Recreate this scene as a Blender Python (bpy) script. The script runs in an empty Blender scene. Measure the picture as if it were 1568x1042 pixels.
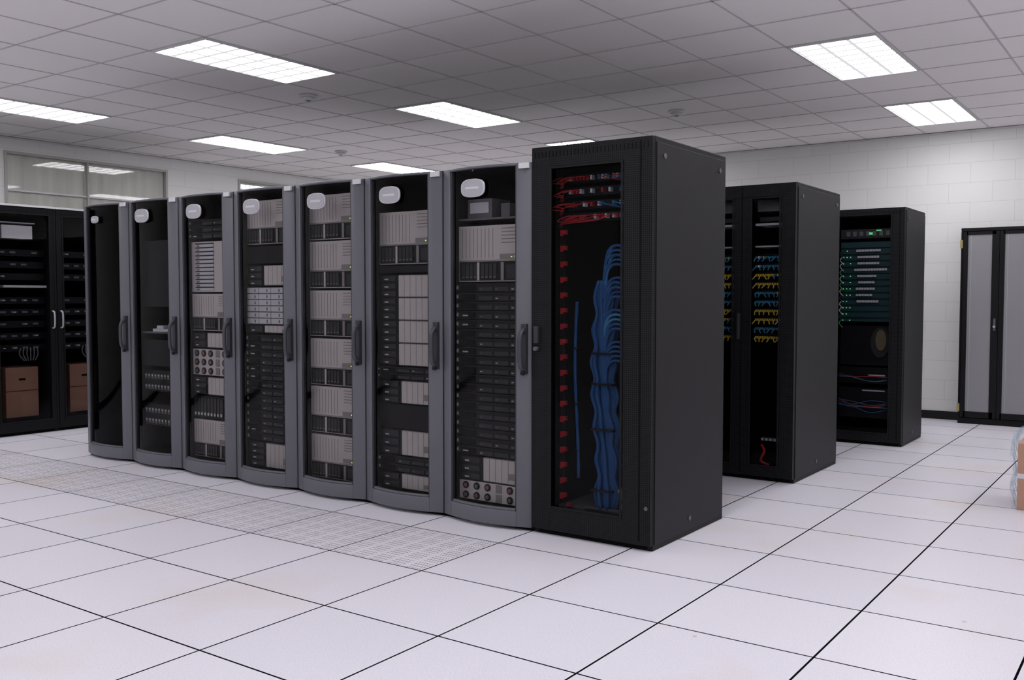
import bpy, math, random
from mathutils import Vector
random.seed(7)
S = bpy.context.scene
COL = S.collection
H_CEIL = 2.97
XW0, XW1, YW0, YW1 = -10.2, 3.6, -3.0, 10.6

# ---------------------------------------------------------------- materials
def new_mat(name):
    m = bpy.data.materials.new(name); m.use_nodes = True
    nt = m.node_tree
    for n in list(nt.nodes): nt.nodes.remove(n)
    out = nt.nodes.new('ShaderNodeOutputMaterial')
    return m, nt, out
def N(nt, t, **kw):
    n = nt.nodes.new(t)
    for k, v in kw.items(): setattr(n, k, v)
    return n
def rgba(c): return (c[0], c[1], c[2], 1.0)
def math_node(nt, op, a, b=None):
    n = N(nt, 'ShaderNodeMath', operation=op)
    for i, v in enumerate((a, b)):
        if v is None: continue
        if isinstance(v, (int, float)): n.inputs[i].default_value = v
        else: nt.links.new(v, n.inputs[i])
    return n.outputs[0]
def mixcol(nt, fac, a, b):
    n = N(nt, 'ShaderNodeMix', data_type='RGBA')
    if isinstance(fac, (int, float)): n.inputs[0].default_value = fac
    else: nt.links.new(fac, n.inputs[0])
    for idx, v in ((6, a), (7, b)):
        if isinstance(v, tuple): n.inputs[idx].default_value = rgba(v)
        else: nt.links.new(v, n.inputs[idx])
    return n.outputs[2]
def pbr(name, color, rough=0.5, metal=0.0, var=0.06, scale=14.0, spec=0.5, bump=0.0):
    m, nt, out = new_mat(name)
    b = N(nt, 'ShaderNodeBsdfPrincipled')
    tc = N(nt, 'ShaderNodeTexCoord')
    nz = N(nt, 'ShaderNodeTexNoise'); nz.inputs['Scale'].default_value = scale; nz.inputs['Detail'].default_value = 3
    nt.links.new(tc.outputs['Object'], nz.inputs['Vector'])
    lo = tuple(max(0, c*(1-var)) for c in color); hi = tuple(min(1, c*(1+var)) for c in color)
    c = mixcol(nt, nz.outputs[0], lo, hi)
    nt.links.new(c, b.inputs['Base Color'])
    b.inputs['Roughness'].default_value = rough
    b.inputs['Metallic'].default_value = metal
    b.inputs['Specular IOR Level'].default_value = spec
    if bump:
        bp = N(nt, 'ShaderNodeBump'); bp.inputs['Strength'].default_value = bump; bp.inputs['Distance'].default_value = 0.002
        n2 = N(nt, 'ShaderNodeTexNoise'); n2.inputs['Scale'].default_value = 300
        nt.links.new(tc.outputs['Object'], n2.inputs['Vector'])
        nt.links.new(n2.outputs[0], bp.inputs['Height']); nt.links.new(bp.outputs[0], b.inputs['Normal'])
    nt.links.new(b.outputs[0], out.inputs[0])
    return m
def emis(name, color, s):
    m, nt, out = new_mat(name)
    e = N(nt, 'ShaderNodeEmission'); e.inputs[0].default_value = rgba(color); e.inputs[1].default_value = s
    nt.links.new(e.outputs[0], out.inputs[0]); return m

M = {}
M['black'] = pbr('black_powder_coat', (0.008, 0.008, 0.009), 0.5, 0, 0.12, 8, 0.18, 0.15)
M['side'] = pbr('black_side_panel', (0.011, 0.011, 0.013), 0.5, 0, 0.12, 5, 0.20, 0.2)
M['int'] = pbr('rack_interior_black', (0.004, 0.004, 0.005), 0.7, 0, 0.1, 8, 0.1)
M['grey'] = pbr('door_grey_plastic', (0.128, 0.131, 0.150), 0.42, 0.1, 0.05, 8, 0.45)
M['greyd'] = pbr('door_dark_grey_plastic', (0.035, 0.036, 0.043), 0.4, 0.1, 0.05, 8, 0.4)
M['greyl'] = pbr('handle_grey', (0.06, 0.062, 0.075), 0.35, 0.2, 0.05, 8, 0.5)
M['silver'] = pbr('badge_silver', (0.66, 0.66, 0.70), 0.35, 0.1, 0.05, 8, 0.5)
M['white'] = pbr('white_plastic', (0.7, 0.7, 0.72), 0.45, 0, 0.04)
M['beige'] = pbr('server_bezel_beige', (0.44, 0.415, 0.405), 0.5, 0, 0.05, 20)
M['beiged'] = pbr('server_bezel_dark_beige', (0.20, 0.185, 0.18), 0.5, 0, 0.05, 20)  # darker beige for vent slots, rib gaps and small panels
M['lgrey'] = pbr('server_light_grey', (0.45, 0.45, 0.48), 0.45, 0, 0.05, 20)
M['mgrey'] = pbr('server_mid_grey', (0.09, 0.09, 0.10), 0.45, 0, 0.05, 20)
M['dsrv'] = pbr('server_black', (0.007, 0.007, 0.009), 0.45, 0, 0.1, 20, 0.2)
M['dbay'] = pbr('drive_bay_charcoal', (0.022, 0.023, 0.027), 0.4, 0, 0.1, 20, 0.3)
M['rust'] = pbr('fan_cover_brown', (0.20, 0.08, 0.07), 0.5)
M['red'] = pbr('red_cable', (0.42, 0.02, 0.028), 0.45, spec=0.3)
M['blue'] = pbr('blue_cable', (0.014, 0.085, 0.25), 0.45, spec=0.3)
M['lblue'] = pbr('light_blue_cable', (0.05, 0.24, 0.42), 0.45, spec=0.3)
M['yellow'] = pbr('yellow_cable', (0.62, 0.45, 0.05), 0.45)
M['teal'] = pbr('teal_line_card', (0.012, 0.042, 0.050), 0.45, spec=0.3)
M['wood'] = pbr('brown_carton', (0.20, 0.10, 0.065), 0.7)
M['hinge'] = pbr('brass_hinge', (0.4, 0.32, 0.12), 0.4, 0.3)
M['fan'] = pbr('dull_brass_fan', (0.11, 0.09, 0.045), 0.5, 0.2)
M['green'] = emis('green_led', (0.2, 1.0, 0.35), 0.6)
M['gcable'] = pbr('green_cable', (0.05, 0.28, 0.12), 0.45)
M['ledy'] = emis('amber_led', (0.7, 1.0, 0.2), 1.0)
M['frame'] = pbr('window_frame_paint', (0.46, 0.46, 0.44), 0.5)
M['paneg'] = pbr('cabinet_grey_panel', (0.27, 0.27, 0.285), 0.5, 0, 0.04, 6)
M['base'] = pbr('black_vinyl_baseboard', (0.012, 0.012, 0.013), 0.5, spec=0.3)
M['sub'] = pbr('subfloor_dark', (0.012, 0.012, 0.013), 0.9, spec=0.1)
M['trimw'] = pbr('fixture_white_metal', (0.7, 0.7, 0.71), 0.5)
M['tbar'] = pbr('shaded_ceiling_grid_metal', (0.56, 0.545, 0.545), 0.6)  # white bars greyed: the shadow lines of the grid are put into the colour

def perf_mat():
    m, nt, out = new_mat('perforated_black_steel')
    b = N(nt, 'ShaderNodeBsdfPrincipled'); tc = N(nt, 'ShaderNodeTexCoord'); sp = N(nt, 'ShaderNodeSeparateXYZ')
    nt.links.new(tc.outputs['Object'], sp.inputs[0])
    def fr(o):
        f = math_node(nt, 'FRACT', math_node(nt, 'MULTIPLY', o, 1/0.011))
        f = math_node(nt, 'SUBTRACT', f, 0.5); return math_node(nt, 'MULTIPLY', f, f)
    d = math_node(nt, 'ADD', fr(sp.outputs[0]), fr(sp.outputs[2]))
    fac = math_node(nt, 'LESS_THAN', d, 0.1)
    nt.links.new(mixcol(nt, fac, (0.013, 0.013, 0.015), (0.0005, 0.0005, 0.0005)), b.inputs['Base Color'])
    b.inputs['Roughness'].default_value = 0.5; b.inputs['Specular IOR Level'].default_value = 0.15
    nt.links.new(b.outputs[0], out.inputs[0]); return m
M['perf'] = perf_mat()

def glass_mat(name, tint, refl=1.0, rough=0.03):
    m, nt, out = new_mat(name)
    t = N(nt, 'ShaderNodeBsdfTransparent'); t.inputs[0].default_value = rgba(tint)
    g_ = N(nt, 'ShaderNodeBsdfGlossy'); g_.inputs[0].default_value = (1, 1, 1, 1); g_.inputs['Roughness'].default_value = rough
    f = N(nt, 'ShaderNodeFresnel'); f.inputs[0].default_value = 1.45
    mx = N(nt, 'ShaderNodeMixShader')
    nt.links.new(math_node(nt, 'MULTIPLY', f.outputs[0], refl), mx.inputs[0])
    nt.links.new(t.outputs[0], mx.inputs[1]); nt.links.new(g_.outputs[0], mx.inputs[2])
    nt.links.new(mx.outputs[0], out.inputs[0]); return m
M['glass'] = glass_mat('tinted_door_glass', (0.84, 0.83, 0.84), 0.3)
M['glassd'] = glass_mat('smoked_door_glass', (0.64, 0.64, 0.66), 0.22)
M['winglass'] = glass_mat('window_glass', (0.95, 0.96, 0.95), 0.7)
def film_mat():
    m, nt, out = new_mat('clear_plastic_film')
    t = N(nt, 'ShaderNodeBsdfTransparent'); t.inputs[0].default_value = (0.95, 0.98, 1, 1)
    d = N(nt, 'ShaderNodeBsdfDiffuse'); d.inputs[0].default_value = (0.65, 0.76, 0.88, 1)
    tc = N(nt, 'ShaderNodeTexCoord'); nz = N(nt, 'ShaderNodeTexNoise'); nz.inputs['Scale'].default_value = 14
    nt.links.new(tc.outputs['Object'], nz.inputs['Vector'])
    r = N(nt, 'ShaderNodeValToRGB'); r.color_ramp.elements[0].position = 0.45; r.color_ramp.elements[0].color = (0.04, 0.04, 0.04, 1)
    r.color_ramp.elements[1].position = 0.72; r.color_ramp.elements[1].color = (0.4, 0.4, 0.4, 1); nt.links.new(nz.outputs[0], r.inputs[0])
    mx = N(nt, 'ShaderNodeMixShader'); nt.links.new(r.outputs[0], mx.inputs[0])
    nt.links.new(t.outputs[0], mx.inputs[1]); nt.links.new(d.outputs[0], mx.inputs[2]); nt.links.new(mx.outputs[0], out.inputs[0]); return m
M['film'] = film_mat()

FT = 0.61; FX = -1.655; FY = 3.31
def floor_mat(perf=False):
    m, nt, out = new_mat('perforated_floor_panel' if perf else 'white_laminate_floor_panel')
    b = N(nt, 'ShaderNodeBsdfPrincipled'); tc = N(nt, 'ShaderNodeTexCoord'); sp = N(nt, 'ShaderNodeSeparateXYZ')
    P = tc.outputs['Object']; nt.links.new(P, sp.inputs[0])
    cx = math_node(nt, 'FLOOR', math_node(nt, 'DIVIDE', math_node(nt, 'SUBTRACT', sp.outputs[0], FX), FT))
    cy = math_node(nt, 'FLOOR', math_node(nt, 'DIVIDE', math_node(nt, 'SUBTRACT', sp.outputs[1], FY), FT))
    cb = N(nt, 'ShaderNodeCombineXYZ'); nt.links.new(cx, cb.inputs[0]); nt.links.new(cy, cb.inputs[1])
    wn = N(nt, 'ShaderNodeTexWhiteNoise', noise_dimensions='2D'); nt.links.new(cb.outputs[0], wn.inputs['Vector'])
    c = mixcol(nt, wn.outputs[0], (0.80, 0.78, 0.85), (0.855, 0.835, 0.90))
    n1 = N(nt, 'ShaderNodeTexNoise'); n1.inputs['Scale'].default_value = 160; n1.inputs['Detail'].default_value = 4
    nt.links.new(P, n1.inputs['Vector'])
    r1 = N(nt, 'ShaderNodeValToRGB'); r1.color_ramp.elements[0].position = 0.32; r1.color_ramp.elements[0].color = (0.88, 0.88, 0.89, 1)
    r1.color_ramp.elements[1].position = 0.55; r1.color_ramp.elements[1].color = (1, 1, 1, 1)
    nt.links.new(n1.outputs[0], r1.inputs[0])
    mu = N(nt, 'ShaderNodeMix', data_type='RGBA', blend_type='MULTIPLY'); mu.inputs[0].default_value = 1
    nt.links.new(c, mu.inputs[6]); nt.links.new(r1.outputs[0], mu.inputs[7]); c = mu.outputs[2]
    n2 = N(nt, 'ShaderNodeTexNoise'); n2.inputs['Scale'].default_value = 1.3; n2.inputs['Detail'].default_value = 5
    nt.links.new(P, n2.inputs['Vector'])
    r2 = N(nt, 'ShaderNodeValToRGB'); r2.color_ramp.elements[0].position = 0.54; r2.color_ramp.elements[0].color = (0, 0, 0, 1)
    r2.color_ramp.elements[1].position = 0.76; r2.color_ramp.elements[1].color = (0.6, 0.6, 0.6, 1)
    nt.links.new(n2.outputs[0], r2.inputs[0])
    c = mixcol(nt, r2.outputs[0], c, (0.78, 0.69, 0.63))
    n3 = N(nt, 'ShaderNodeTexVoronoi'); n3.inputs['Scale'].default_value = 2.3; nt.links.new(P, n3.inputs['Vector'])
    c = mixcol(nt, math_node(nt, 'MULTIPLY', math_node(nt, 'LESS_THAN', n3.outputs[0], 0.022), 0.5), c, (0.45, 0.34, 0.28))
    if perf:
        def loc(o, off):
            return math_node(nt, 'FRACT', math_node(nt, 'DIVIDE', math_node(nt, 'SUBTRACT', o, off), FT))
        u, v = loc(sp.outputs[0], FX), loc(sp.outputs[1], FY)
        def cell(w_, n):
            f = math_node(nt, 'SUBTRACT', math_node(nt, 'FRACT', math_node(nt, 'MULTIPLY', w_, n)), 0.5)
            return math_node(nt, 'ABSOLUTE', f)
        a = math_node(nt, 'LESS_THAN', cell(u, 40), 0.22)
        bb = math_node(nt, 'LESS_THAN', cell(v, 20), 0.26)
        g1 = math_node(nt, 'LESS_THAN', cell(u, 5), 0.42)
        g2 = math_node(nt, 'LESS_THAN', cell(v, 5), 0.40)
        f = math_node(nt, 'MULTIPLY', math_node(nt, 'MULTIPLY', a, bb), math_node(nt, 'MULTIPLY', g1, g2))
        c = mixcol(nt, f, c, (0.22, 0.18, 0.17))
    nt.links.new(c, b.inputs['Base Color'])
    b.inputs['Roughness'].default_value = 0.38; b.inputs['Specular IOR Level'].default_value = 0.35
    nt.links.new(b.outputs[0], out.inputs[0]); return m
M['floor'] = floor_mat(); M['floorp'] = floor_mat(True)

def block_mat(name, axis):
    m, nt, out = new_mat(name)
    b = N(nt, 'ShaderNodeBsdfPrincipled'); tc = N(nt, 'ShaderNodeTexCoord'); sp = N(nt, 'ShaderNodeSeparateXYZ')
    nt.links.new(tc.outputs['Object'], sp.inputs[0])
    cb = N(nt, 'ShaderNodeCombineXYZ'); nt.links.new(sp.outputs[axis], cb.inputs[0]); nt.links.new(sp.outputs[2], cb.inputs[1])
    br = N(nt, 'ShaderNodeTexBrick'); br.inputs['Scale'].default_value = 1
    br.inputs['Brick Width'].default_value = 0.406; br.inputs['Row Height'].default_value = 0.203
    br.inputs['Mortar Size'].default_value = 0.004; br.inputs['Mortar Smooth'].default_value = 0.6
    br.inputs['Color1'].default_value = (0.84, 0.84, 0.82, 1); br.inputs['Color2'].default_value = (0.825, 0.825, 0.81, 1)
    br.inputs['Mortar'].default_value = (0.73, 0.73, 0.72, 1)
    nt.links.new(cb.outputs[0], br.inputs['Vector'])
    bp = N(nt, 'ShaderNodeBump'); bp.inputs['Strength'].default_value = 0.3; bp.inputs['Distance'].default_value = 0.003; bp.invert = True
    nt.links.new(br.outputs['Fac'], bp.inputs['Height']); nt.links.new(bp.outputs[0], b.inputs['Normal'])
    nt.links.new(br.outputs[0], b.inputs['Base Color']); b.inputs['Roughness'].default_value = 0.5
    nt.links.new(b.outputs[0], out.inputs[0]); return m
M['blockx'] = block_mat('painted_block_wall_back', 0); M['blocky'] = block_mat('painted_block_wall_left', 1)

def ceil_mat():
    m, nt, out = new_mat('acoustic_ceiling_tile')
    b = N(nt, 'ShaderNodeBsdfPrincipled'); tc = N(nt, 'ShaderNodeTexCoord')
    nz = N(nt, 'ShaderNodeTexNoise'); nz.inputs['Scale'].default_value = 120; nt.links.new(tc.outputs['Object'], nz.inputs['Vector'])
    nt.links.new(mixcol(nt, nz.outputs[0], (0.88, 0.85, 0.845), (0.93, 0.90, 0.895)), b.inputs['Base Color'])
    b.inputs['Roughness'].default_value = 0.9; b.inputs['Specular IOR Level'].default_value = 0.1
    nt.links.new(b.outputs[0], out.inputs[0]); return m
M['ceil'] = ceil_mat()

LAMP = 13.2
def lamp_mat():
    m, nt, out = new_mat('fluorescent_lens')
    e = N(nt, 'ShaderNodeEmission'); tc = N(nt, 'ShaderNodeTexCoord'); sp = N(nt, 'ShaderNodeSeparateXYZ')
    nt.links.new(tc.outputs['Object'], sp.inputs[0])
    def line(o, p, w_, off):
        f = math_node(nt, 'FRACT', math_node(nt, 'DIVIDE', math_node(nt, 'ADD', o, off), p)); return math_node(nt, 'LESS_THAN', f, w_)
    l = math_node(nt, 'MAXIMUM', line(sp.outputs[0], 0.188, 0.14, 0.011+0.094), line(sp.outputs[1], 0.147, 0.20, 0.012))
    st = math_node(nt, 'SUBTRACT', LAMP, math_node(nt, 'MULTIPLY', l, LAMP-0.72))
    nt.links.new(st, e.inputs[1]); e.inputs[0].default_value = (0.98, 0.965, 1.0, 1)
    nt.links.new(e.outputs[0], out.inputs[0]); return m
M['lamp'] = lamp_mat()

def curtain_mat():
    m, nt, out = new_mat('sheer_curtain')
    b = N(nt, 'ShaderNodeBsdfPrincipled'); tc = N(nt, 'ShaderNodeTexCoord')
    mp = N(nt, 'ShaderNodeMapping'); mp.inputs['Scale'].default_value = (1, 4, 0.15); nt.links.new(tc.outputs['Object'], mp.inputs[0])
    nz = N(nt, 'ShaderNodeTexNoise'); nz.inputs['Scale'].default_value = 3; nt.links.new(mp.outputs[0], nz.inputs['Vector'])
    nt.links.new(mixcol(nt, nz.outputs[0], (0.68, 0.66, 0.63), (0.97, 0.95, 0.92)), b.inputs['Base Color'])
    b.inputs['Roughness'].default_value = 0.9
    nt.links.new(b.outputs[0], out.inputs[0]); return m
M['curtain'] = curtain_mat()

# ---------------------------------------------------------------- mesh builder
class MB:
    def __init__(s): s.v = []; s.f = []; s.m = []; s.mats = []; s.sm = []
    def mi(s, k):
        if k not in s.mats: s.mats.append(k)
        return s.mats.index(k)
    def face(s, idx, k, smooth=False): s.f.append(idx); s.m.append(s.mi(k)); s.sm.append(smooth)
    def box(s, x0, x1, y0, y1, z0, z1, k, ks=None):
        b = len(s.v); ks = ks or k
        s.v += [(x0,y0,z0),(x1,y0,z0),(x1,y1,z0),(x0,y1,z0),(x0,y0,z1),(x1,y0,z1),(x1,y1,z1),(x0,y1,z1)]
        for n_, q in enumerate(((0,3,2,1),(4,5,6,7),(0,1,5,4),(1,2,6,5),(2,3,7,6),(3,0,4,7))):
            s.face([b+i for i in q], k if n_ == 1 else ks)
    def quad(s, pts, k):
        b = len(s.v); s.v += pts; s.face(list(range(b, b+len(pts))), k)
    def cyl(s, c, axis, r, d, k, n=16, r2=None, sx=1.0, sy=1.0, power=2.0):
        r2 = r if r2 is None else r2
        b = len(s.v)
        for (rr, t) in ((r, 0), (r2, d)):
            for i in range(n):
                a = 2*math.pi*i/n
                ca, sa = math.cos(a), math.sin(a)
                p = math.copysign(abs(ca)**(2/power), ca)*rr*sx; q = math.copysign(abs(sa)**(2/power), sa)*rr*sy
                if axis == 'y': s.v.append((c[0]+p, c[1]+t, c[2]+q))
                elif axis == 'z': s.v.append((c[0]+p, c[1]+q, c[2]+t))
                else: s.v.append((c[0]+t, c[1]+p, c[2]+q))
        for i in range(n):
            j = (i+1) % n; s.face([b+i, b+j, b+n+j, b+n+i], k, True)
        s.face([b+i for i in range(n)][::-1], k); s.face([b+n+i for i in range(n)], k)
    def tube(s, pts, r, k, n=6, sub=5):
        P = [Vector(p) for p in pts]
        Q = []
        for i in range(len(P)-1):
            p0 = P[max(0, i-1)]; p1 = P[i]; p2 = P[i+1]; p3 = P[min(len(P)-1, i+2)]
            for j in range(sub):
                t = j/sub
                Q.append(0.5*((2*p1)+(p2-p0)*t+(2*p0-5*p1+4*p2-p3)*t*t+(3*p1-p0-3*p2+p3)*t**3))
        Q.append(P[-1])
        b = len(s.v)
        for i, q in enumerate(Q):
            T = (Q[min(i+1, len(Q)-1)]-Q[max(i-1, 0)]).normalized()
            U = T.cross(Vector((0.13, 1, 0.07))).normalized(); W = T.cross(U)
            for a in range(n):
                an = 2*math.pi*a/n; s.v.append(tuple(q+U*(r*math.cos(an))+W*(r*math.sin(an))))
        for i in range(len(Q)-1):
            for a in range(n):
                c = (a+1) % n; s.face([b+i*n+a, b+i*n+c, b+(i+1)*n+c, b+(i+1)*n+a], k, True)
        s.face([b+a for a in range(n)][::-1], k); s.face([b+(len(Q)-1)*n+a for a in range(n)], k)
    def build(s, name, parent=None, bevel=0):
        me = bpy.data.meshes.new(name); me.from_pydata(s.v, [], s.f)
        for k in s.mats: me.materials.append(M[k])
        for p, mi, sm in zip(me.polygons, s.m, s.sm): p.material_index = mi; p.use_smooth = sm
        me.update(); import bmesh
        bm = bmesh.new(); bm.from_mesh(me); bmesh.ops.recalc_face_normals(bm, faces=bm.faces[:]); bm.to_mesh(me); bm.free()
        o = bpy.data.objects.new(name, me); COL.objects.link(o)
        if parent: o.parent = parent
        if bevel:
            md = o.modifiers.new('bevel', 'BEVEL'); md.width = bevel; md.segments = 2; md.limit_method = 'ANGLE'
        return o
def empty(name, loc, rz=0):
    e = bpy.data.objects.new(name, None); e.empty_display_size = 0.2; COL.objects.link(e)
    e.location = loc; e.rotation_euler = (0, 0, rz); return e

# ---------------------------------------------------------------- room shell
fl = MB()
nx0 = math.floor((XW0-FX)/FT); nx1 = math.ceil((XW1-FX)/FT)
ny0 = math.floor((YW0-FY)/FT); ny1 = math.ceil((YW1-FY)/FT)
g = 0.0042
for i in range(nx0, nx1):
    for j in range(ny0, ny1):
        x0 = max(XW0, FX+i*FT+g); x1 = min(XW1, FX+(i+1)*FT-g)
        y0 = max(YW0, FY+j*FT+g); y1 = min(YW1, FY+(j+1)*FT-g)
        if x1-x0 < 0.01 or y1-y0 < 0.01: continue
        perf = (j == 0 and FX+(i+1)*FT < -2.8 and FX+i*FT > -8.6)
        fl.box(x0, x1, y0, y1, -0.03, 0, 'floorp' if perf else 'floor', 'sub')
fl.box(XW0, XW1, YW0, YW1, -0.08, -0.028, 'sub')
fl.build('floor')

CX, CY, CPX, CPY = -5.86, 3.93, 0.60, 0.61
light_cells = [(c, r) for c in (-5, 0, 6, 11) for r in (-8, -4, 0, 4, 8)]
light_cells.remove((6, 0)); light_cells.append((6, -1))  # unseen fixture, added just out of frame to keep the light level
lit = set()
for c, r in light_cells: lit.add((c, r)); lit.add((c, r+1))
ce = MB()
ce.box(XW0, XW1, YW0, YW1, H_CEIL, H_CEIL+0.1, 'ceil')
hw = 0.006; zt = H_CEIL-0.004
for i in range(math.floor((XW0-CX)/CPX), math.ceil((XW1-CX)/CPX)+1):
    for j in range(math.floor((YW0-CY)/CPY), math.ceil((YW1-CY)/CPY)+1):
        x = CX+i*CPX; y = CY+j*CPY
        if XW0 < x < XW1:
            a, b = max(y, YW0), min(y+CPY, YW1)
            if b > a: ce.box(x-hw, x+hw, a, b, zt, H_CEIL+0.001, 'tbar')
        if YW0 < y < YW1 and not ((i, j) in lit and (i, j-1) in lit):
            a, b = max(x, XW0), min(x+CPX, XW1)
            if b > a: ce.box(a, b, y-hw, y+hw, zt, H_CEIL+0.001, 'tbar')
ce.build('ceiling')

TH = 0.15
wins = [(5.09, 7.06), (8.12, 10.05)]; WZ0, WZ1 = 1.1, 2.82
w = MB()
ys = [YW0, 5.09, 7.06, 8.12, 10.05, YW1]
for a, b in ((0, 1), (2, 3), (4, 5)): w.box(XW0-TH, XW0, ys[a], ys[b], -0.08, H_CEIL+0.1, 'blocky')
for a, b in wins:
    w.box(XW0-TH, XW0, a, b, -0.08, WZ0, 'blocky'); w.box(XW0-TH, XW0, a, b, WZ1, H_CEIL+0.1, 'blocky')
w.build('wall_left')
w = MB(); w.box(XW0-TH, XW1+TH, YW1, YW1+TH, -0.08, H_CEIL+0.1, 'blockx'); w.build('wall_back')
w = MB(); w.box(XW0-TH, XW1+TH, YW0-TH, YW0, -0.08, H_CEIL+0.1, 'blockx'); w.build('wall_front')
w = MB(); w.box(XW1, XW1+TH, YW0, YW1, -0.08, H_CEIL+0.1, 'blocky'); w.build('wall_right')
w = MB(); w.box(XW0+0.012, XW1, YW1-0.012, YW1, 0, 0.085, 'base'); w.build('baseboard_back')
w = MB(); w.box(XW0, XW0+0.012, YW0, YW1, 0, 0.085, 'base'); w.build('baseboard_left')
w = MB(); w.box(XW0-0.001, XW0+0.02, YW0, YW1, H_CEIL-0.022, H_CEIL-0.007, 'trimw'); w.build('trim_1')
w = MB(); w.box(XW0+0.02, XW1, YW1-0.02, YW1, H_CEIL-0.022, H_CEIL-0.007, 'trimw'); w.build('trim_2')

for n, (a, b) in enumerate(wins):
    e = empty('window_%d' % (n+1), (XW0, a, WZ0))
    L = b-a; HH = WZ1-WZ0
    f = MB(); t = 0.03
    for (y0, y1, z0, z1) in ((0, t, 0, HH), (L-t, L, 0, HH), (t, L-t, 0, t), (t, L-t, HH-t, HH), (L*0.47, L*0.47+0.02, t, HH-t)):
        f.box(-0.03, 0.012, y0+0.001, y1-0.001, z0+0.001, z1-0.001, 'frame')
    f.box(-0.025, -0.008, t, L-t, 1.30, 1.318, 'white')
    f.box(-0.025, -0.008, t, L-t, 0.65, 0.68, 'frame')
    f.build('frame', e)
    gl = MB(); gl.box(-0.022, -0.018, t, L-t, t, HH-t, 'winglass'); gl.build('pane', e)
    cu = MB(); nseg = 160; b0 = len(cu.v)
    for i in range(nseg+1):
        y = 0.01+(L-0.02)*i/nseg; x = -0.046+0.008*math.sin(i*0.55)+0.005*math.sin(i*0.21+1)
        cu.v += [(x, y, 0.01), (x, y, HH-0.01)]
    for i in range(nseg): cu.face([b0+2*i, b0+2*i+2, b0+2*i+3, b0+2*i+1], 'curtain', True)
    cu.box(-0.149, -0.14, 0.002, L-0.002, 0.002, HH-0.002, 'white')
    cu.build('curtain', e)

for c, r in light_cells:
    e = empty('ceiling_light', (CX+c*CPX+CPX/2, CY+r*CPY+CPY, H_CEIL))
    f = MB(); ax, ay = CPX/2-0.012, CPY-0.012; bx, by = 0.277, 0.582
    f.box(-ax, -bx, -ay, ay, -0.012, -0.001, 'trimw'); f.box(bx, ax, -ay, ay, -0.012, -0.001, 'trimw')
    f.box(-bx, bx, -ay, -by, -0.012, -0.001, 'trimw'); f.box(-bx, bx, by, ay, -0.012, -0.001, 'trimw')
    f.build('housing', e)
    l = MB(); l.quad([(-bx, -by, -0.006), (-bx, by, -0.006), (bx, by, -0.006), (bx, -by, -0.006)], 'lamp'); l.build('lens', e)

for (x, y) in ((-6.07, 5.57), (-3.84, 7.98), (-8.08, 7.91)):
    e = empty('smoke_detector', (x, y, H_CEIL))
    f = MB(); f.cyl((0, 0, -0.020), 'z', 0.075, 0.019, 'trimw', 24); f.cyl((0, 0, -0.045), 'z', 0.04, 0.025, 'trimw', 24, r2=0.055)
    f.cyl((0, 0, -0.05), 'z', 0.02, 0.006, 'mgrey', 16); f.build('body', e)

# ---------------------------------------------------------------- equipment faces
def srv4(mb, x0, x1, y, z0, z1):
    W = x1-x0; Hh = z1-z0; zs = z0+Hh*0.36
    mb.box(x0, x1, y, y+0.55, z0+0.003, z1-0.003, 'beige')
    mb.box(x0+0.006, x1-0.006, y-0.004, y, z0+0.008, zs, 'dsrv')
    for c0 in (0.06, 0.34):
        for k in range(4):
            xa = x0+W*(c0+k*0.058); mb.box(xa, xa+W*0.046, y-0.010, y-0.004, z0+0.02, zs-0.012, 'dbay')
            mb.box(xa+0.003, xa+W*0.04, y-0.012, y-0.010, z0+0.024, z0+0.032, 'mgrey')
    mb.box(x0+W*0.62, x0+W*0.66, y-0.008, y-0.004, z0+0.01, zs-0.005, 'beiged')
    mb.box(x0+W*0.70, x1-W*0.05, y-0.008, y-0.004, z0+0.02, zs-0.02, 'dbay')
    mb.box(x0+W*0.28, x0+W*0.31, y-0.008, y-0.004, z0+0.01, zs-0.005, 'beige')
    n = 9
    for k in range(n):
        xa = x0+W*(0.05+0.5*k/n); mb.box(xa, xa+W*0.006, y-0.001, y+0.001, zs+0.02, z1-0.02, 'beiged')
    for k in range(5):
        za = z1-0.02-k*(z1-zs-0.04)/5*0.6; mb.box(x0+W*0.62, x1-W*0.06, y-0.002, y, za-0.004, za, 'beiged')
    mb.box(x0+W*0.60, x1-W*0.08, y-0.004, y, zs+0.012, zs+0.04, 'beiged')
    mb.box(x1-W*0.20, x1-W*0.10, y-0.005, y-0.004, zs+0.018, zs+0.03, 'lgrey')
    mb.box(x0+0.003, x1-0.003, y-0.002, y, zs+0.004, zs+0.008, 'beiged')
    mb.box(x1-W*0.24, x1-W*0.225, y-0.007, y-0.004, zs+0.02, zs+0.026, 'ledy')
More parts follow.
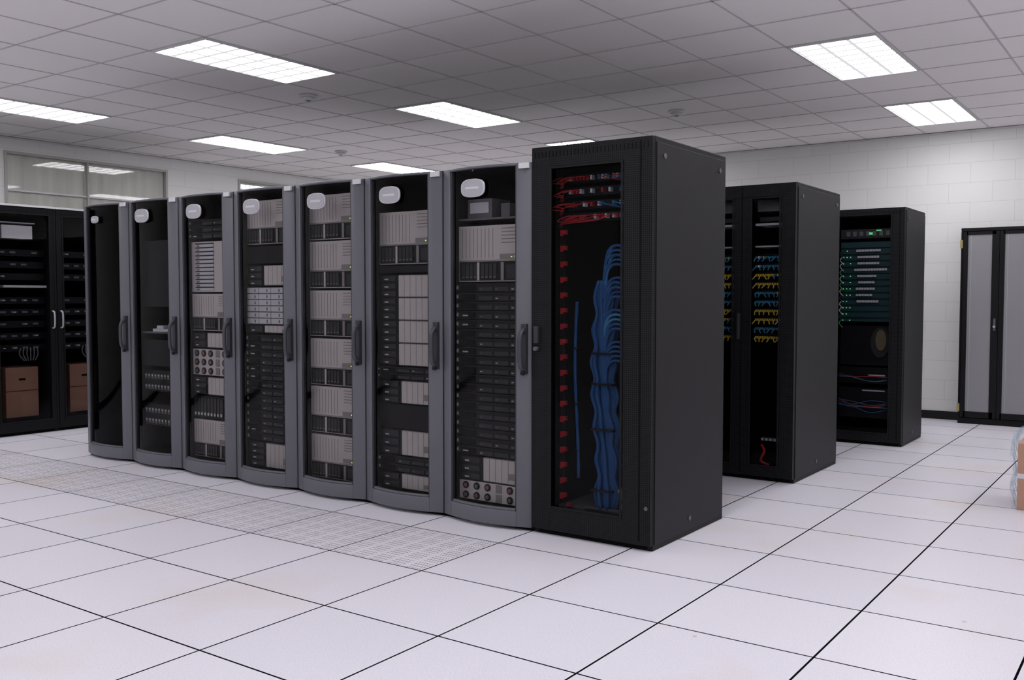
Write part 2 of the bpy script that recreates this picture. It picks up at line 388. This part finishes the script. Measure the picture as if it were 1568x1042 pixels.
def dark1u(mb, x0, x1, y, z0, z1, u=0.052):
    n = max(1, round((z1-z0)/u)); u = (z1-z0)/n; W = x1-x0
    for k in range(n):
        a = z0+k*u
        mb.box(x0, x1, y, y+0.6, a+0.002, a+u-0.003, 'dsrv')
        mb.box(x0-0.016, x0-0.002, y-0.004, y, a+0.012, a+u-0.012, 'mgrey')
        mb.box(x0-0.014, x0-0.004, y-0.006, y-0.004, a+0.018, a+u-0.018, 'lgrey')
        for q in range(3):
            xa = x0+W*(0.30+q*0.225)
            mb.box(xa, xa+W*0.2, y-0.005, y, a+0.006, a+u*0.55, 'dbay')
            if random.random() < 0.8: mb.box(xa+W*0.02, xa+W*0.05, y-0.007, y-0.005, a+0.014, a+0.019, 'mgrey' if random.random() < 0.5 else 'lgrey')
        mb.box(x0+W*0.03, x0+W*0.24, y-0.004, y, a+0.008, a+u-0.012, 'int')
        if random.random() < 0.25: mb.box(x0+W*0.06, x0+W*0.14, y-0.006, y-0.004, a+u*0.35, a+u*0.5, 'lgrey')
        mb.box(x0, x1, y-0.003, y, a+u-0.007, a+u-0.005, 'dbay')
def array(mb, x0, x1, y, z0, z1, left=0.32, rows=None):
    W = x1-x0; xs = x0+W*left
    if left > 0:
        mb.box(x0, xs, y, y+0.5, z0+0.002, z1-0.002, 'dsrv')
        n = max(1, round((z1-z0)/0.045))
        for k in range(n):
            a = z0+(z1-z0)*k/n; mb.box(x0+W*0.05, xs-W*0.05, y-0.005, y, a+0.008, a+(z1-z0)/n-0.008, 'dbay')
            mb.box(x0+W*0.09, x0+W*0.15, y-0.007, y-0.005, a+0.014, a+0.022, 'lgrey')
    rows = rows or max(1, round((z1-z0)/0.14))
    for r in range(rows):
        a = z0+(z1-z0)*r/rows; b = z0+(z1-z0)*(r+1)/rows
        mb.box(xs, x1, y, y+0.5, a+0.002, b-0.002, 'beiged')
        n = 7
        for k in range(n):
            xa = xs+(x1-xs)*(0.01+0.98*k/n); mb.box(xa, xa+(x1-xs)*0.98/n-0.003, y-0.006, y, a+0.006, b-0.006, 'beige')
        mb.box(x1-0.02, x1-0.016, y-0.008, y-0.006, b-0.03, b-0.024, 'ledy')
def mixed(mb, x0, x1, y, z0, z1):
    W = x1-x0; array(mb, x0, x1, y, z0, z1, 0.36, 1)
    mb.box(x1-W*0.28, x1-W*0.06, y-0.008, y-0.006, z0+(z1-z0)*0.2, z0+(z1-z0)*0.45, 'beiged')
def gridp(mb, x0, x1, y, z0, z1):
    mb.box(x0, x1, y, y+0.5, z0, z1, 'mgrey')
    nc, nr = 4, 6
    for i in range(nc):
        for j in range(nr):
            xa = x0+(x1-x0)*i/nc; za = z0+(z1-z0)*j/nr
            mb.box(xa+0.003, xa+(x1-x0)/nc-0.003, y-0.008, y, za+0.003, za+(z1-z0)/nr-0.003, 'lgrey')
            mb.box(xa+0.08, xa+0.088, y-0.010, y-0.008, za+0.01, za+0.03, 'mgrey')
def slots(mb, x0, x1, y, z0, z1):
    W = x1-x0; mb.box(x0, x1, y, y+0.5, z0, z1, 'beige')
    n = 12
    for k in range(n):
        a = z0+0.01+(z1-z0-0.02)*k/n
        mb.box(x0+W*0.10, x0+W*0.52, y-0.006, y, a, a+(z1-z0)/n*0.62, 'lgrey'); mb.box(x0+W*0.10, x0+W*0.52, y-0.004, y, a+(z1-z0)/n*0.66, a+(z1-z0)/n*0.95, 'dbay')
        mb.box(x0+W*0.14, x0+W*0.2, y-0.008, y-0.006, a+0.004, a+0.012, 'rust')
def circles(mb, x0, x1, y, z0, z1, m='beige'):
    W = x1-x0; mb.box(x0, x1, y, y+0.5, z0+0.002, z1-0.002, m)
    rows = max(1, round((z1-z0)/0.055)); hh = (z1-z0)/rows; n = 6
    for r in range(rows):
        for k in range(n):
            cx = x0+W*(0.10+k*0.16); cz = z0+hh*(r+0.5)
            if k == 3: mb.box(cx-0.02, cx+0.02, y-0.004, y, cz-hh*0.4, cz+hh*0.4, 'beiged'); continue
            mb.cyl((cx, y-0.006, cz), 'y', hh*0.38, 0.007, 'dsrv', 16); mb.cyl((cx, y-0.009, cz), 'y', hh*0.22, 0.004, 'rust' if (k+r) % 2 else 'mgrey', 12)
def bays(mb, x0, x1, y, z0, z1):
    W = x1-x0; mb.box(x0, x1, y, y+0.5, z0+0.002, z1-0.002, 'dsrv')
    for k in range(9):
        xa = x0+W*(0.04+k*0.075); mb.box(xa, xa+W*0.055, y-0.008, y, z0+0.015, z1-0.015, 'dbay'); mb.box(xa+0.004, xa+W*0.045, y-0.011, y-0.008, z0+0.02, z0+0.04, 'lgrey')
    mb.box(x0+W*0.75, x1-0.01, y-0.005, y, z0+0.01, z1-0.01, 'beige')
def blank(mb, x0, x1, y, z0, z1):
    mb.box(x0, x1, y, y+0.02, z0+0.002, z1-0.002, 'dsrv')
def kshelf(mb, x0, x1, y, z0, z1):
    mb.box(x0, x1, y-0.01, y+0.4, z0, z0+0.012, 'mgrey'); mb.box(x0+0.16, x1-0.04, y-0.02, y+0.1, z0+0.014, z0+0.035, 'lgrey')
    mb.box(x0+0.22, x0+0.3, y-0.025, y+0.05, z0+0.035, z1, 'lgrey')
def topshelf(mb, x0, x1, y, z0, z1):
    mb.box(x0, x1, y, y+0.4, z0, z0+0.01, 'mgrey'); mb.box(x0+0.05, x0+0.22, y+0.02, y+0.2, z0+0.012, z1, 'mgrey')
    mb.box(x0+0.07, x0+0.20, y+0.015, y+0.02, z0+0.04, z1-0.02, 'lgrey'); mb.box(x0+0.27, x0+0.33, y+0.04, y+0.2, z0+0.012, z1-0.03, 'mgrey')
    mb.box(x0+0.38, x0+0.42, y+0.04, y+0.2, z0+0.012, z1, 'lgrey')
def lines(mb, x0, x1, y, z0, z1):
    mb.box(x0, x1, y, y+0.4, z0, z1, 'dsrv')
    n = 2 if z1-z0 > 0.12 else 1
    for r in range(n):
        a = z0+(z1-z0)*r/n
        for k in range(10): mb.box(x0+0.03+k*0.04, x0+0.055+k*0.04, y-0.006, y, a+0.015, a+0.05, 'mgrey'); mb.box(x0+0.035+k*0.04, x0+0.05+k*0.04, y-0.008, y-0.006, a+0.035, a+0.045, 'lgrey')

# ---------------------------------------------------------------- grey racks with bowed doors
def bow(s_, B=0.062): return -B*(1-(2*s_-1)**2)-0.02
def cstrip(mb, W, s0, s1, z0, z1, t, k, off=0.0, n=10):
    b = len(mb.v)
    for i in range(n+1):
        s_ = s0+(s1-s0)*i/n; x = s_*W; y = bow(s_)-off
        mb.v += [(x, y, z0), (x, y+t, z0), (x, y+t, z1), (x, y, z1)]
    for i in range(n):
        a = b+4*i; c = a+4
        for p, q in ((0, 1), (1, 2), (2, 3), (3, 0)): mb.face([a+p, a+q, c+q, c+p], k, p == 3 or p == 1)
    mb.face([b, b+3, b+2, b+1], k); a = b+4*n; mb.face([a, a+1, a+2, a+3], k)

def grey_rack(x, content, first=False):
    W = 0.620-0.003; D = 1.0; H = 2.0
    e = empty('server_rack', (x+0.0015, 4.235, 0))
    f = MB()
    f.box(0, 0.02, 0, D, 0, H-0.01, 'int'); f.box(W-0.02, W, 0, D, 0, H-0.01, 'int'); f.box(0.02, W-0.02, D-0.02, D, 0.02, H-0.01, 'int')
    f.box(0, W, 0, D, H-0.01, H, 'side'); f.box(0.02, W-0.02, 0, D-0.02, 0, 0.07, 'int')
    f.box(0.02, 0.052, 0.03, 0.06, 0.07, H-0.01, 'int'); f.box(W-0.052, W-0.02, 0.03, 0.06, 0.07, H-0.01, 'int')
    f.build('cabinet', e)
    d = MB()
    d_t = 0.03
    cstrip(d, W, 0.0, 0.115, 0.02, H-0.005, d_t, 'grey', 0, 3)
    cstrip(d, W, 0.115, 0.135, 0.10, H-0.02, d_t-0.006, 'greyd', -0.006, 2)
    cstrip(d, W, 0.86, 1.0, 0.02, H-0.005, d_t, 'grey', 0, 3)
    cstrip(d, W, 0.845, 0.86, 0.10, H-0.02, d_t-0.006, 'greyd', -0.006, 2)
    cstrip(d, W, 0.115, 0.86, 0.02, 0.105, d_t, 'grey', 0, 14)
    cstrip(d, W, 0.135, 0.845, 0.105, 0.118, d_t-0.006, 'grey', -0.006, 14)
    cstrip(d, W, 0.115, 0.86, H-0.018, H-0.005, d_t, 'grey', 0, 14)
    d.box(0.0, W, -0.02, -0.001, 0.02, 0.10, 'greyd'); d.box(0.0, 0.012, -0.022, -0.001, 0.02, H-0.005, 'greyd'); d.box(W-0.012, W, -0.022, -0.001, 0.02, H-0.005, 'greyd')
    d.build('door_frame', e, 0.003)
    h = MB()
    yb = bow(0.93)
    h.box(W*0.91, W*0.965, yb-0.012, yb+0.012, 0.86, 1.13, 'greyd')
    h.tube([(W*0.935, yb-0.010, 0.88), (W*0.935, yb-0.04, 0.91), (W*0.935, yb-0.045, 1.0), (W*0.935, yb-0.04, 1.07), (W*0.935, yb-0.010, 1.10)], 0.013, 'greyl', 8)
    h.cyl((W*0.937, yb-0.026, 0.865), 'y', 0.012, 0.016, 'dsrv', 12)
    h.box(W*0.885, W*0.985, yb-0.014, yb-0.001, H-0.036, H-0.007, 'white')
    h.build('handle', e)
    b = MB(); yb = bow(0.44); k_ = 0.55 if first else 1.0
    b.cyl((W*0.43, yb-0.010, 1.875), 'y', 1.0, 0.012, 'silver', 32, sx=0.080*k_, sy=0.050*k_, power=2.8, r2=1.0)
    b.cyl((W*0.43, yb-0.013, 1.875), 'y', 0.92, 0.004, 'lgrey', 32, sx=0.080*k_, sy=0.050*k_, power=2.8)
    b.box(W*0.43-0.045*k_, W*0.43+0.045*k_, yb-0.0145, yb-0.012, 1.868, 1.882, 'silver')
    b.build('badge', e)
    gl = MB(); n = 16; b0 = len(gl.v)
    for i in range(n+1):
        s_ = 0.12+(0.74)*i/n; gl.v += [(s_*W, bow(s_)+0.02, 0.11), (s_*W, bow(s_)+0.02, H-0.015)]
    for i in range(n): gl.face([b0+2*i, b0+2*i+2, b0+2*i+3, b0+2*i+1], 'glassd' if first else 'glass', True)
    gl.build('door_glass', e)
    q = MB(); x0, x1, y = 0.07, W-0.06, 0.035
    for fn, z0, z1 in content: fn(q, x0, x1, y, z0, z1)
    if content: q.build('equipment', e)
    return e

R = [
 [],
 [(kshelf, 1.00, 1.06), (lines, 0.56, 0.72), (lines, 0.30, 0.46), (blank, 1.2, 1.7), (blank, 0.75, 0.95)],
 [(dark1u, 1.69, 1.83), (slots, 1.31, 1.67), (srv4, 1.03, 1.30), (mixed, 0.91, 1.02), (circles, 0.71, 0.90), (mixed, 0.57, 0.70), (bays, 0.40, 0.56), (srv4, 0.115, 0.39)],
 [(srv4, 1.63, 1.93), (blank, 1.50, 1.62), (mixed, 1.35, 1.49), (gridp, 1.09, 1.34), (mixed, 1.03, 1.085), (dark1u, 0.29, 1.02), (mixed, 0.11, 0.28)],
 [(srv4, 1.64, 1.93), (srv4, 1.33, 1.635), (srv4, 1.02, 1.32), (srv4, 0.705, 1.01), (srv4, 0.395, 0.70), (srv4, 0.10, 0.385)],
 [(srv4, 1.47, 1.79), (blank, 1.42, 1.465), (array, 0.86, 1.41), (dark1u, 0.775, 0.855), (mixed, 0.63, 0.77), (blank, 0.475, 0.625), (mixed, 0.315, 0.47), (dark1u, 0.21, 0.31), (mixed, 0.11, 0.205)],
 [(topshelf, 1.71, 1.83), (srv4, 1.36, 1.68), (dark1u, 0.37, 1.355), (mixed, 0.225, 0.365), (circles, 0.11, 0.22)],
]
for i, c in enumerate(R): grey_rack(-7.205+i*0.620, c, i == 0)

# ---------------------------------------------------------------- black cabinets
def black_shell(name, loc, W, D, H, rz=0, posts=(0.115, 0.16), rails=(0.15, 0.11), split=False, glass='glassd', perf='perf', door=True):
    e = empty(name, loc, rz); f = MB()
    t = 0.02
    f.box(0, 0.03, 0.03, D, 0, H, 'black'); f.box(W-0.03, W, 0.03, D, 0, H, 'black')
    f.box(0.03, W-0.03, D-t, D, 0.03, H-0.02, 'black'); f.box(0.03, W-0.03, 0.03, D, H-0.02, H, 'black'); f.box(0.03, W-0.03, 0.03, D-t, 0, 0.07, 'int')
    f.build('frame', e, 0.004)
    s = MB()
    for xa, xb in ((-0.004, 0.0), (W, W+0.004)):
        s.box(xa, xb, 0.045, D-0.012, 0.03, H-0.028, 'side')
    for xa, dx in ((-0.004, -0.004), (W+0.004, 0.004)):
        for (yy, zz) in ((0.13, H-0.09), (D-0.09, H-0.09), (D*0.5, 0.09)):
            s.cyl((xa, yy, zz), 'x', 0.014, dx, 'mgrey', 16)
    s.build('side_panels', e, 0.0015)
    if door:
        d = MB(); pl, pr = posts; rb, rt = rails
        d.box(0, pl, 0, 0.028, 0.03, H-0.004, perf); d.box(W-pr, W, 0, 0.028, 0.03, H-0.004, perf)
        d.box(pl, W-pr, 0, 0.028, 0.03, rb, perf); d.box(pl, W-pr, 0, 0.028, H-rt, H-0.004, perf)
        if split:
            c = W*0.5; d.box(c-0.06, c+0.06, 0, 0.028, rb, H-rt, perf)
            d.box(c-0.004, c+0.004, -0.002, 0.002, 0.05, H-0.02, 'int')
            d.box(c-0.022, c-0.006, -0.03, 0, 0.98, 1.16, 'greyd')
        else:
            d.box(W-pr*0.42, W-pr*0.36, -0.002, 0.001, 0.05, H-0.02, 'int')
            n = int(W/0.022)
            for k in range(1, n): d.box(k*W/n-0.004, k*W/n+0.004, -0.001, 0.002, H-0.06, H-0.03, 'int')
        d.build('door_frame', e, 0.002)
        b = MB(); z0, z1 = rb, H-rt; k2 = 0.012
        for (xa, xb) in (((pl, W-pr),) if not split else ((pl, W*0.5-0.06), (W*0.5+0.06, W-pr))):
            b.box(xa, xa+k2, -0.006, 0, z0, z1, 'black'); b.box(xb-k2, xb, -0.006, 0, z0, z1, 'black')
            b.box(xa+k2, xb-k2, -0.006, 0, z0, z0+k2, 'black'); b.box(xa+k2, xb-k2, -0.006, 0, z1-k2, z1, 'black')
        b.build('window_trim', e, 0.002)
        if glass:
            gl = MB(); gl.quad([(pl, 0.016, rb), (W-pr, 0.016, rb), (W-pr, 0.016, H-rt), (pl, 0.016, H-rt)], glass); gl.build('door_glass', e)
    return e

# --- main patch cabinet
e = black_shell('network_cabinet', (-2.860, 4.20, 0), 0.712, 0.905, 2.07)
q = MB()
q.box(0.06, 0.10, 0.08, 0.12, 0.07, 2.04, 'int'); q.box(0.61, 0.65, 0.08, 0.12, 0.07, 2.04, 'int')
for r, z in enumerate((1.905, 1.835, 1.765, 1.70)):
    q.box(0.12, 0.60, 0.14, 0.2, z-0.022, z+0.022, 'dsrv')
    for k in range(20):
        x = 0.14+k*0.022
        if random.random() < 0.3: continue
        col = 'red' if (x < 0.33 or (r == 3 and x < 0.46)) else random.choice(['lblue', 'white', 'lblue', 'red', 'blue'])
        q.box(x, x+0.012, 0.11, 0.14, z-0.012, z+0.010, 'white' if random.random() < 0.3 else col)
        if col == 'red':
            if random.random() < 0.35: continue
            dz = random.uniform(0.0, 0.025)
            q.tube([(x+0.006, 0.11, z), (x-0.01, 0.085, z+0.004), (x-0.07, 0.075, z-dz), (0.14, 0.09, z-dz-0.012), (0.115+random.uniform(-.01, .01), 0.11, z-0.05)], 0.0028, 'red', 5, 4)
        elif random.random() < 0.6:
            q.tube([(x+0.006, 0.11, z), (x+0.02, 0.085, z), (min(x+0.08, 0.56), 0.08, z-0.015), (0.585, 0.10, z-0.05)], 0.0026, random.choice(['lblue', 'blue', 'red']), 5, 4)
z = 1.62
while z > 0.2:
    q.box(0.130, 0.164, 0.078, 0.10, z-0.011, z+0.011, 'red'); q.box(0.132, 0.150, 0.074, 0.08, z-0.020, z-0.010, 'red')
    z -= 0.083
for k in range(5):
    q.tube([(0.118+k*0.007, 0.10+0.01*(k % 2), 1.68), (0.12+k*0.006, 0.105, 1.0), (0.118+k*0.007, 0.105, 0.16)], 0.0035, 'dsrv', 5, 3)
for k in range(20):   # four fans of blue patch leads dropping into the trunk
    z = 1.53-(k//5)*0.165-(k % 5)*0.024
    for s_ in range(3):
        j = random.uniform(-0.010, 0.010)
        q.tube([(0.60, 0.13, z+j-0.03), (0.55, 0.085, z-0.01+j), (0.48, 0.075+j, z+0.01), (0.43+j, 0.08, z-0.01), (0.405+j, 0.09, z-0.07), (0.395+j, 0.09, z-0.17)], 0.0065, 'blue' if random.random() < 0.85 else 'lblue', 6, 4)
    if k % 5 == 0: q.box(0.56, 0.60, 0.12, 0.16, z-0.02, z+0.02, 'dsrv')
def trunk(cx, y, ztop, zbot, n, rad, r, ties, m='blue'):
    for k in range(n):
        a = 2*math.pi*k/n*1.0; rr = rad*(0.35+0.65*((k*7) % n)/n)
        pts = []; nz = 14
        for i in range(nz+1):
            zz = ztop+(zbot-ztop)*i/nz; pin = 0.85+0.4*math.sin(i*math.pi*0.5)**2
            pts.append((cx+rr*pin*math.cos(a+0.12*i)+0.012*math.sin(zz*5), y+rr*0.6*math.sin(a+0.12*i), zz))
        q.tube(pts, r, m, 6, 3)
    for zt_ in ties: q.box(cx-rad*1.0, cx+rad*1.0, y-rad*0.85, y+rad*0.7, zt_-0.005, zt_+0.005, 'dsrv')
trunk(0.39, 0.125, 1.36, 0.16, 40, 0.064, 0.011, (0.98, 0.82, 0.58, 0.26))
trunk(0.205, 0.13, 1.25, 0.3, 7, 0.012, 0.005, (1.0, 0.7, 0.45))
q.box(0.505, 0.555, 0.12, 0.2, 1.56, 1.66, 'mgrey'); q.box(0.11, 0.60, 0.10, 0.5, 0.13, 0.15, 'mgrey')
q.tube([(0.50, 0.09, 0.28), (0.53, 0.08, 0.22), (0.51, 0.08, 0.18)], 0.018, 'yellow', 8)
q.box(0.28, 0.54, 0.085, 0.1, 0.155, 0.168, 'mgrey'); q.box(0.17, 0.20, 0.08, 0.1, 0.152, 0.168, 'red')
q.build('patch_cabling', e)
k = MB(); k.box(0.025, 0.05, -0.02, 0, 1.03, 1.12, 'greyd'); k.cyl((0.69, -0.006, 0.22), 'y', 0.010, 0.006, 'mgrey', 16); k.cyl((0.037, -0.028, 1.0), 'y', 0.011, 0.028, 'mgrey', 12); k.build('latch', e)

# --- second row patch cabinet with split doors
e = black_shell('network_cabinet', (-2.905, 6.31, 0), 0.75, 0.985, 2.05, posts=(0.09, 0.10), rails=(0.10, 0.09), split=True, glass='glass')
q = MB()
def patch_rows(q, xa, xb):
    cols = ['lblue', 'lblue', 'yellow', 'yellow']*2+['lblue', 'yellow']
    for r in range(10):
        z = 1.55-r*0.062; c = cols[r]
        q.box(xa, xb, 0.10, 0.16, z-0.024, z+0.024, 'dsrv')
        n = int((xb-xa)/0.017)
        for i in range(n):
            x = xa+0.006+i*0.017
            cc = c if random.random() < 0.85 else random.choice(['white', 'lblue', 'yellow'])
            q.box(x, x+0.009, 0.075, 0.10, z-0.008, z+0.008, cc)
            if i % 2 == 0: q.tube([(x+0.004, 0.075, z), (x+0.004, 0.055, z-0.008), (x+random.uniform(-.02, .02), 0.055, z-0.03)], 0.004, cc, 5, 3)
patch_rows(q, 0.08, 0.33); patch_rows(q, 0.44, 0.66)
for xa, xb in ((0.08, 0.33), (0.44, 0.66)):
    q.box(xa, xb, 0.08, 0.3, 1.77, 1.785, 'lgrey'); q.box(xa, xb, 0.08, 0.3, 1.62, 1.63, 'lgrey')
    q.box(xa, xb, 0.12, 0.3, 1.87, 1.95, 'mgrey'); q.box(xa+0.02, xb-0.05, 0.11, 0.12, 1.80, 1.83, 'dbay')
for i in range(8): q.tube([(0.10+i*0.012, 0.09, 0.95), (0.11+i*0.01, 0.10, 0.6), (0.10+i*0.012, 0.09, 0.1)], 0.007, 'blue', 6, 4)
q.tube([(0.5, 0.08, 0.24), (0.53, 0.06, 0.2), (0.5, 0.07, 0.13), (0.56, 0.08, 0.1)], 0.010, 'red', 6)
q.box(0.50, 0.64, 0.08, 0.12, 0.27, 0.29, 'mgrey'); q.box(0.46, 0.66, 0.1, 0.5, 0.09, 0.11, 'dsrv')
for i in range(5): q.box(0.5+i*0.03, 0.515+i*0.03, 0.075, 0.08, 0.272, 0.288, 'lgrey')
q.build('patch_cabling', e)

# --- third row equipment cabinet
e = black_shell('network_cabinet', (-2.55, 8.39, 0), 0.61, 0.745, 2.03, posts=(0.045, 0.10), rails=(0.10, 0.05), glass='glass')
q = MB(); xa, xb = 0.06, 0.50
q.box(xa, xb, 0.09, 0.3, 1.78, 1.86, 'dbay')
for i in range(7): q.box(xa+0.05+i*0.055, xa+0.08+i*0.055, 0.08, 0.09, 1.80, 1.84, 'mgrey')
q.box(xb-0.2, xb-0.17, 0.078, 0.09, 1.81, 1.83, 'green'); q.box(xb-0.14, xb-0.1, 0.078, 0.09, 1.84, 1.85, 'green')
q.box(xa, xb, 0.1, 0.4, 1.06, 1.75, 'teal')
for r in range(12):
    z = 1.70-r*0.055
    q.box(xa, xb, 0.09, 0.1, z-0.003, z+0.001, 'dsrv')
    if r < 9:
        xs = xa+0.10+random.uniform(0, 0.06); xe = xs+random.uniform(0.10, 0.28)
        while xs < min(xe, xb-0.03): q.box(xs, xs+0.02, 0.085, 0.1, z-0.034, z-0.016, 'lgrey'); xs += 0.023
    for i in range(3):
        if random.random() < 0.6: q.box(xa+0.02+i*0.03, xa+0.027+i*0.03, 0.088, 0.1, z-0.03, z-0.022, 'green')
    q.tube([(xa+0.02, 0.08, z-0.02), (xa-0.0, 0.07, z-0.05), (xa+0.03, 0.075, z-0.09)], 0.004, random.choice(['gcable', 'teal', 'lgrey', 'teal']), 5, 3)
q.box(xa, xb, 0.12, 0.4, 0.68, 1.02, 'dsrv')
q.cyl((xb-0.10, 0.10, 0.88), 'y', 0.13, 0.02, 'dbay', 24, sx=0.6); q.cyl((xb-0.09, 0.09, 0.90), 'y', 0.09, 0.012, 'fan', 20, sx=0.5)
q.box(xa, xb, 0.1, 0.4, 0.52, 0.66, 'dsrv'); q.box(xa, xb, 0.1, 0.4, 0.22, 0.48, 'dsrv')
for i in range(9):
    c = ['red', 'dbay', 'lblue', 'blue', 'mgrey'][i % 5]; z = (0.60 if i < 3 else 0.42)-i*0.012
    q.tube([(xa, 0.08, z), (xa+0.12, 0.06, z-0.05*random.random()), (xa+0.28, 0.06, z-0.06*random.random()), (xb-0.03, 0.09, z-0.02)], 0.0035, c, 5, 4)
q.box(xa+0.2, xb-0.05, 0.09, 0.1, 0.455, 0.465, 'lgrey'); q.box(xa+0.25, xb-0.05, 0.09, 0.1, 0.59, 0.60, 'lgrey')
q.build('equipment', e)

# --- further cabinets of rows two and three
for i in range(6):
    e = black_shell('equipment_cabinet', (-2.92-0.62*(i+1), 6.325, 0), 0.61, 0.975, 2.0, posts=(0.07, 0.08), rails=(0.1, 0.08), glass='glassd')
    q = MB(); dark1u(q, 0.08, 0.53, 0.06, 0.2, 1.6, 0.09); q.build('equipment', e)
for i in range(4):
    e = black_shell('equipment_cabinet', (-2.56-0.62*(i+1), 8.39, 0), 0.61, 0.745, 2.0, posts=(0.07, 0.08), rails=(0.1, 0.08), glass='glassd')
    q = MB(); dark1u(q, 0.08, 0.53, 0.06, 0.3, 1.5, 0.09); q.build('equipment', e)

# --- left-hand cabinets (face +X)
for i, y0 in enumerate((3.59, 4.20, 4.81, 5.42, 6.03)):
    e = black_shell('glass_door_cabinet', (-8.7, y0+0.001, 0), 0.604, 0.9, 2.1, rz=math.pi/2, posts=(0.055, 0.055), rails=(0.12, 0.06), glass='glass', perf='black')
    k = MB(); k.box(0.0, 0.604, -0.006, 0.06, 2.1, 2.118, 'white'); k.build('top_trim', e)
    hx = 0.56 if i % 2 else 0.03
    k = MB(); k.tube([(hx, 0, 0.98), (hx, -0.035, 1.0), (hx, -0.035, 1.12), (hx, 0, 1.14)], 0.008, 'lgrey', 8); k.build('handle', e)
    q = MB()
    if i % 2:
        q.box(0.14, 0.42, 0.07, 0.3, 1.81, 1.93, 'white'); q.box(0.10, 0.45, 0.08, 0.3, 1.95, 1.96, 'lgrey')
        q.box(0.14, 0.54, 0.06, 0.35, 1.36, 1.38, 'lgrey')
    for r in range(9):
        z = 1.68-r*0.11
        if r == 3: continue
        q.box(0.06, 0.54, 0.10, 0.5, z-0.03, z+0.03, 'dsrv')
        for j in range(4):
            if random.random() < 0.75: q.box(0.12+j*0.1, 0.17+j*0.1, 0.09, 0.1, z-0.006, z+0.012, 'mgrey')
            if random.random() < 0.3: q.box(0.14+j*0.1, 0.16+j*0.1, 0.085, 0.09, z-0.002, z+0.006, 'lgrey')
    for j in range(6): q.tube([(0.3+j*0.03, 0.09, 0.80), (0.28+j*0.035, 0.08, 0.74), (0.33+j*0.02, 0.09, 0.68)], 0.006, 'mgrey', 5, 3)
    q.box(0.15, 0.45, 0.08, 0.5, 0.16, 0.62, 'wood'); q.box(0.15, 0.45, 0.078, 0.08, 0.40, 0.405, 'int'); q.box(0.27, 0.33, 0.077, 0.08, 0.5, 0.52, 'int')
    q.build('equipment', e)

# ---------------------------------------------------------------- storage cabinet at the back wall
e = empty('storage_cabinet', (-1.86, 10.37, 0)); W = 0.70; D = 0.21; H = 1.96
f = MB(); f.box(0, W, 0.03, D, 0, H, 'black'); f.box(0, W, 0, 0.03, H-0.035, H, 'black'); f.box(0, W, 0, 0.03, 0, 0.06, 'black')
f.box(0, 0.018, 0, 0.03, 0.06, H-0.035, 'black'); f.box(W-0.018, W, 0, 0.03, 0.06, H-0.035, 'black'); f.build('carcass', e, 0.004)
for n, (a, b) in enumerate(((0.022, 0.348), (0.352, 0.678))):
    d = MB(); z0, z1 = 0.065, H-0.04
    d.box(a, a+0.045, -0.012, 0.028, z0, z1, 'black'); d.box(b-0.065 if n == 0 else b-0.035, b, -0.012, 0.028, z0, z1, 'black')
    d.box(a+0.03, b-0.03, -0.012, 0.028, z0, z0+0.06, 'black'); d.box(a+0.03, b-0.03, -0.012, 0.028, z1-0.03, z1, 'black')
    d.box(a+0.03, b-0.03, -0.004, 0.02, z0+0.04, z1-0.03, 'paneg')
    d.box(a+0.03+0.04, a+0.03+0.044, -0.006, -0.004, z0+0.06, z1-0.03, 'lgrey'); d.build('door_%d' % (n+1), e, 0.002)
k = MB(); k.box(0.310, 0.330, -0.03, -0.012, 0.94, 1.06, 'mgrey'); k.cyl((0.32, -0.045, 0.98), 'y', 0.012, 0.02, 'lgrey', 12)
k.box(-0.006, 0.018, -0.014, 0, 1.76, 1.84, 'hinge'); k.box(-0.006, 0.018, -0.014, 0, 0.12, 0.20, 'hinge'); k.build('hardware', e)

# ---------------------------------------------------------------- cardboard box with plastic film
e = empty('cardboard_box', (-0.80, 6.34, 0))
M['card'] = pbr('cardboard', (0.50, 0.29, 0.20), 0.8, 0, 0.08, 30)
M['cardd'] = pbr('cardboard_inside', (0.40, 0.24, 0.16), 0.8, 0, 0.08, 30)
f = MB(); W, D, H = 0.5, 0.4, 0.40; t = 0.006
f.box(0, W, 0, D, 0, t, 'cardd'); f.box(0, W, 0, t, t, H, 'card'); f.box(0, W, D-t, D, t, H, 'card'); f.box(0, t, t, D-t, t, H, 'card'); f.box(W-t, W, t, D-t, t, H, 'card')
f.quad([(0, 0, H), (W, 0, H), (W-0.01, 0.19, H+0.02), (0.01, 0.19, H+0.02)], 'card')
f.quad([(0, D, H), (W, D, H), (W-0.01, 0.2, H+0.025), (0.01, 0.2, H+0.025)], 'card')
f.box(-0.001, W*0.1, -0.001, 0, 0.19, 0.22, 'white'); f.build('carton', e)
p = MB(); nn = 12; rr = 16; b0 = 0
for i in range(nn+1):
    for j in range(rr+1):
        zz = (H+0.06)*i/nn; a = j/rr
        x = -0.02-0.02*math.sin(i*0.5)**2-0.010*math.sin(j*1.7+i); y = 0.0+a*D
        p.v.append((x, y+0.01*math.sin(i*1.3), zz+0.002))
for i in range(nn):
    for j in range(rr): p.face([i*(rr+1)+j, i*(rr+1)+j+1, (i+1)*(rr+1)+j+1, (i+1)*(rr+1)+j], 'film', True)
p.build('plastic_film', e)

# ---------------------------------------------------------------- world, camera, colour
wd = bpy.data.worlds.new('world'); S.world = wd; wd.use_nodes = True
wd.node_tree.nodes['Background'].inputs[0].default_value = (0.05, 0.05, 0.055, 1)
cam = bpy.data.cameras.new('camera'); co = bpy.data.objects.new('camera', cam); COL.objects.link(co)
cam.sensor_width = 36; cam.lens = 33.31; cam.clip_start = 0.05
co.location = (0, 0, 1.28); co.rotation_euler = (math.radians(90-2.65), 0, math.radians(35.45))
S.camera = co
S.view_settings.view_transform = 'Standard'; S.view_settings.look = 'None'; S.view_settings.exposure = 0.0
